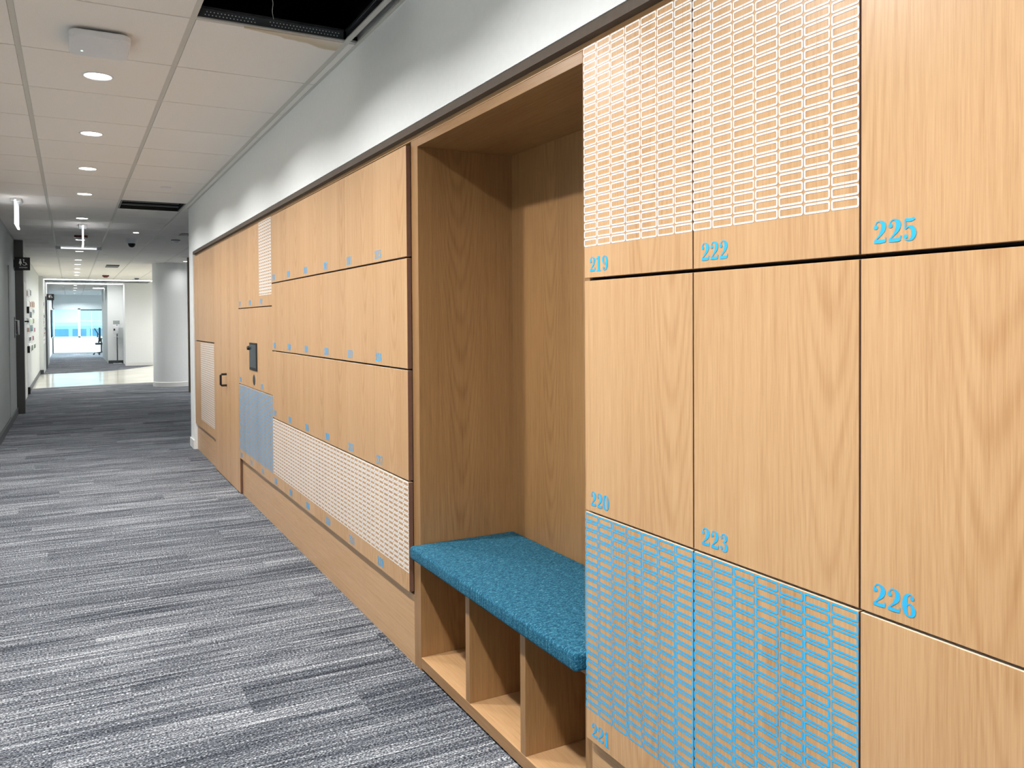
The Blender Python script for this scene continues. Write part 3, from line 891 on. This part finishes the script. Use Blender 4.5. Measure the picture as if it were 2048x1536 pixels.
def font_mesh(txt, size):
    cu = bpy.data.curves.new('lettering', 'FONT'); cu.body = txt; cu.size = size; cu.align_x = 'CENTER'
    ob = bpy.data.objects.new('lettering', cu); COL.objects.link(ob)
    dg = bpy.context.evaluated_depsgraph_get()
    me = bpy.data.meshes.new_from_object(ob.evaluated_get(dg))
    vs = [tuple(v.co) for v in me.vertices]; fs = [tuple(p.vertices) for p in me.polygons]
    bpy.data.objects.remove(ob); bpy.data.curves.remove(cu); bpy.data.meshes.remove(me)
    return vs, fs
def wc_sign(x0, y, z0, w, txt, label):
    r = thing('restroom_sign', label, 'sign', (x0, y, z0))
    MB().box(x0, y, z0, x0 + w, y + .02, z0 + w).build('plate', M['black'], r, bevel=.004)
    MB().box(x0 - .02, y + .004, z0 + w * .2, x0, y + .016, z0 + w * .8).build('bracket', M['black'], r)
    q = MB(); yy = y - .001; s_ = w
    def U(a, b_): return (x0 + a * s_, yy, z0 + b_ * s_)
    def blob(cx_, cy_, rr_): q.poly([U(cx_ + rr_ * math.cos(2 * PI * k_ / 14), cy_ + rr_ * math.sin(2 * PI * k_ / 14)) for k_ in range(14)])
    blob(.36, .80, .055)
    q.poly([U(.31, .73), U(.41, .73), U(.47, .50), U(.25, .50)])
    q.poly([U(.32, .50), U(.35, .50), U(.35, .36), U(.32, .36)]).poly([U(.37, .50), U(.40, .50), U(.40, .36), U(.37, .36)])
    blob(.58, .80, .05)
    q.poly([U(.55, .73), U(.61, .73), U(.62, .56), U(.56, .56)]).poly([U(.58, .60), U(.74, .60), U(.74, .56), U(.58, .56)]).poly([U(.70, .58), U(.74, .58), U(.82, .42), U(.78, .40)])
    n_ = 18
    ro_ = [U(.62 + .12 * math.cos(-PI * .95 + k_ * PI * 1.1 / n_), .48 + .12 * math.sin(-PI * .95 + k_ * PI * 1.1 / n_)) for k_ in range(n_ + 1)]
    ri_ = [U(.62 + .09 * math.cos(-PI * .95 + k_ * PI * 1.1 / n_), .48 + .09 * math.sin(-PI * .95 + k_ * PI * 1.1 / n_)) for k_ in range(n_ + 1)]
    q.add(ro_ + ri_, [(k_, k_ + 1, n_ + 2 + k_, n_ + 1 + k_) for k_ in range(n_)])
    q.build('pictogram', M['white_v'], r)
    if txt:
        vs, fs = font_mesh(txt, w * .14)
        MB().add([(x0 + w * .55 + a, yy, z0 + w * .16 + b_) for a, b_, c_ in vs], fs).build('lettering', M['white_v'], r)
wc_sign(-.730, 14.5, 2.208, .198, 'WOMEN', 'black projecting restroom sign with white pictograms above the dark metal fin')
wc_sign(-.655, 29.9, 2.12, .20, '', 'small black projecting restroom sign with white pictograms near the far window')

CN = {'b': ('brown', srgb(128, 88, 58)), 'w': ('white', srgb(236, 238, 238)), 'g': ('grey', srgb(92, 100, 104)), 'n': ('blue grey', srgb(120, 140, 156)), 'd': ('dark', srgb(46, 58, 66)),
      'l': ('pale green', srgb(196, 214, 190)), 'o': ('olive', srgb(140, 128, 70)), 'm': ('magenta', srgb(140, 60, 96)), 't': ('teal', srgb(70, 110, 118)), 'e': ('dark green', srgb(70, 90, 76))}
PM = {k_: plain('print_' + n_.replace(' ', '_'), c_, .5, speck=.25, scale=14) for k_, (n_, c_) in CN.items()}
P1 = [[(18.4, 18.75, 1.92, 2.05, 'b'), (19.11, 19.52, 1.94, 2.08, 'w'), (19.75, 20.44, 1.97, 2.11, 'g')], [(18.32, 19.28, 1.71, 1.83, 'w'), (19.8, 20.43, 1.73, 1.86, 'b'), (20.72, 21.29, 1.74, 1.88, 'b'), (21.67, 22.23, 1.75, 1.9, 'b')],
      [(18.62, 19.36, 1.6, 1.68, 'n'), (21.11, 22.13, 1.62, 1.72, 'n'), (19.54, 20.55, 1.5, 1.65, 'd')], [(18.55, 19.04, 1.39, 1.5, 'd'), (19.41, 20.79, 1.39, 1.5, 'l'), (21.21, 21.87, 1.38, 1.51, 'o')],
      [(18.27, 19.34, 1.21, 1.32, 'b'), (21.79, 22.46, 1.18, 1.3, 'm'), (19.62, 21.02, 1.21, 1.37, 't')], [(19.15, 20.07, 1.02, 1.12, 'd'), (20.79, 21.55, 1.0, 1.12, 'm')],
      [(18.86, 20.01, .89, .98, 'w'), (20.27, 21.0, .79, .93, 'e'), (21.63, 22.46, .8, .92, 'e')]]
P2 = [[(25.9, 26.6, 1.86, 1.99, 'g')], [(25.9, 26.5, 1.67, 1.81, 'w')], [(26.0, 26.9, 1.53, 1.64, 'd')], [(25.9, 26.5, 1.36, 1.47, 'g'), (26.8, 27.4, 1.36, 1.47, 'w')], [(25.95, 26.6, 1.2, 1.29, 'g'), (27.1, 27.7, 1.18, 1.28, 'd')],
      [(25.95, 27.3, 1.08, 1.14, 'b')], [(26.0, 27.3, .95, 1.0, 'w')], [(26.0, 27.4, .82, .90, 'w')]]
RN = ['top', 'second', 'third', 'fourth', 'fifth', 'sixth', 'seventh', 'lowest']
for PP, xw, nm in ((P1, XL, 'collage past the hinges'), (P2, -.66, 'collage past the lobby')):
    for ri_, row in enumerate(PP):
        row = sorted(row)
        for ci_, (ya, yb, za, zb, kk) in enumerate(row):
            r = thing('wall_print', 'small %s print, %s row of the %s%s' % (CN[kk][0], RN[ri_], nm, '' if len(row) == 1 else ', %s along' % ORD[ci_]), 'picture', (xw, (ya + yb) / 2, za), 'prints in the ' + nm)
            MB().box(xw, ya, za, xw + .012, yb, zb).build('frame', M['white'], r)
            MB().box(xw + .0115, ya + .03, za + .012, xw + .014, yb - .03, zb - .012).build('print', PM[kk], r)

struct('door_3', MB().box(-.66, 28.3, 0, -.635, 28.42, 2.2).box(-.66, 29.3, 0, -.635, 29.42, 2.2).box(-.66, 28.42, 2.1, -.635, 29.3, 2.2).box(-.66, 28.42, .01, -.65, 29.3, 2.1), M['dgrey'])
tv = thing('wall_monitor', 'dark flat screen mounted on the wall near the far window', 'screen', (-.74, 41.0, .78))
MB().box(-.74, 39.6, .78, -.68, 42.4, 1.95).build('panel', M['black'], tv, bevel=.01)
MB().box(-.681, 39.7, .84, -.678, 42.3, 1.90).build('screen', M['screen'], tv)

# ------------------------------------------------------------------ column, brown post, sanitiser, chair, desk screen
col = MB().lathe((2.04, 19.45, 0), [(.455, .10), (.455, ZC + .02)], 'z', 64)
struct('column', col, M['wall'], smooth=True, org=(2.04, 19.45, 0))
struct('baseboard_column', MB().lathe((2.04, 19.45, 0), [(.468, 0), (.468, .095), (.456, .105)], 'z', 64), M['white'], smooth=True, org=(2.04, 19.45, 0))
struct('trim_9', MB().box(2.06, 17.3, 0, 2.4, 17.42, ZC), M['brown'])

h = thing('sanitizer_stand', 'white hand sanitizer dispenser on a thin grey pole against the pale wall', 'sanitizer stand', (1.39, 30.75, 0))
MB().box(1.26, 30.6, 0, 1.52, 30.9, .015).build('base', M['chrome'], h, bevel=.004)
MB().tube([(1.39, 30.78, .015), (1.39, 30.78, 1.32)], .018, 12).build('pole', M['dgrey'], h)
dsp = MB().box(1.26, 30.62, 1.02, 1.43, 30.76, 1.29).build('dispenser', M['plastic'], h, bevel=.02, seg=3, smooth=True)
MB().box(1.275, 30.615, 1.12, 1.325, 30.625, 1.19).build('sensor_window', M['black'], dsp)
MB().box(1.30, 30.60, .90, 1.44, 30.78, .915).build('drip_tray', M['plastic'], h)
MB().box(1.27, 30.74, 1.34, 1.47, 30.75, 1.46).build('sign_card', M['wall_g'], h)
MB().box(1.39, 30.77, .65, 1.57, 30.785, 1.22).build('back_slab', M['wall_m'], h)  # thin pale slab behind the dispenser

ch = thing('office_chair', 'dark high-back office chair by the far window, partly behind the wall', 'chair', (1.17, 39.6, 0))
MB().prism(rsq(1.17, 39.6, .24, .24, .06), 'xy', .44, .52).build('seat', M['black'], ch, bevel=.02, seg=2, smooth=True)
MB().box(1.07, 39.36, .56, 1.14, 39.84, 1.18).build('backrest', M['black'], ch, bevel=.03, seg=3, smooth=True)
MB().tube([(1.11, 39.6, .46), (1.06, 39.6, .55), (1.09, 39.6, .70)], .025, 10).build('back_bracket', M['black'], ch, smooth=True)
MB().tube([(1.17, 39.6, .10), (1.17, 39.6, .45)], .03, 12).build('gas_lift', M['dgrey'], ch)
for i in range(5):
    a_ = 2 * PI * i / 5 + PI
    e_ = (1.17 + .30 * math.cos(a_), 39.6 + .30 * math.sin(a_))
    lg = MB().tube([(1.17, 39.6, .12), (e_[0], e_[1], .075)], .018, 8).build('leg', M['black'], ch)
    MB().lathe((e_[0], e_[1] - .012, .032), [(.032, 0), (.032, .024)], 'y', 16).build('caster', M['black'], lg)
for s_ in (-1, 1):
    MB().tube([(1.17, 39.6 + s_ * .22, .46), (1.17, 39.6 + s_ * .27, .50), (1.17, 39.6 + s_ * .27, .68), (1.05, 39.6 + s_ * .27, .70), (1.29, 39.6 + s_ * .27, .70)], .018, 8).build('armrest', M['black'], ch, smooth=True)
dk = thing('desk', 'white desk edge by the far window behind the dark chair', 'desk', (1.55, 41.3, 0))
MB().box(.95, 41.0, .70, 2.3, 41.7, .73).build('desktop', M['white'], dk, bevel=.004)
for (a_, b_) in ((1.0, 41.05), (1.0, 41.65), (2.25, 41.05), (2.25, 41.65)):
    MB().box(a_ - .02, b_ - .02, 0, a_ + .02, b_ + .02, .70).build('leg', M['white'], dk)
mo = thing('desk_monitor', 'small dark monitor tilted on the desk by the far window', 'screen', (1.05, 41.3, .73))
MB().prism([(.93, 1.12), (.96, 1.14), (1.12, .86), (1.09, .84)], 'xz', 41.1, 41.55).build('screen', M['black'], mo)
MB().tube([(1.07, 41.32, .745), (1.07, 41.32, .95)], .02, 10).build('stand', M['black'], mo)
MB().box(1.0, 41.2, .73, 1.2, 41.44, .745).build('base', M['black'], mo)

# ------------------------------------------------------------------ world, camera, view
w = bpy.data.worlds.new('daylight'); sc.world = w; w.use_nodes = True
bg = w.node_tree.nodes['Background']
bg.inputs[0].default_value = (.50, .84, .97, 1); bg.inputs[1].default_value = 1.7
sun = bpy.data.lights.new('sun', 'SUN'); sun.energy = 1.5; sun.angle = .1; sun.color = (.85, .95, 1)
so = bpy.data.objects.new('sun', sun); COL.objects.link(so); so.rotation_euler = (math.radians(50), 0, math.radians(12))

cam = bpy.data.cameras.new('camera'); co = bpy.data.objects.new('camera', cam); COL.objects.link(co)
R2, U2, F = (0.87941, -0.47603, -0.00601), (0.01349, 0.0123, 0.99983), (0.47588, 0.87934, -0.01724)
m = Matrix(((R2[0], U2[0], -F[0], 0), (R2[1], U2[1], -F[1], 0), (R2[2], U2[2], -F[2], 1.4076), (0, 0, 0, 1)))
co.matrix_world = m
cam.sensor_fit = 'HORIZONTAL'; cam.sensor_width = 36.0
cam.lens = 36.0 * 1631.29 / 2048
cam.shift_y = -(768 - 667.67) / 2048
cam.clip_end = 300
sc.camera = co

sc.view_settings.view_transform = 'Standard'
sc.view_settings.look = 'None'
sc.view_settings.exposure = 0.10
sc.cycles.max_bounces = 7
sc.cycles.diffuse_bounces = 4
sc.cycles.sample_clamp_indirect = 6.0
sc.cycles.use_denoising = True
sc.cycles.use_adaptive_sampling = True
sc.cycles.adaptive_threshold = 0.09
sc.cycles.adaptive_min_samples = 16
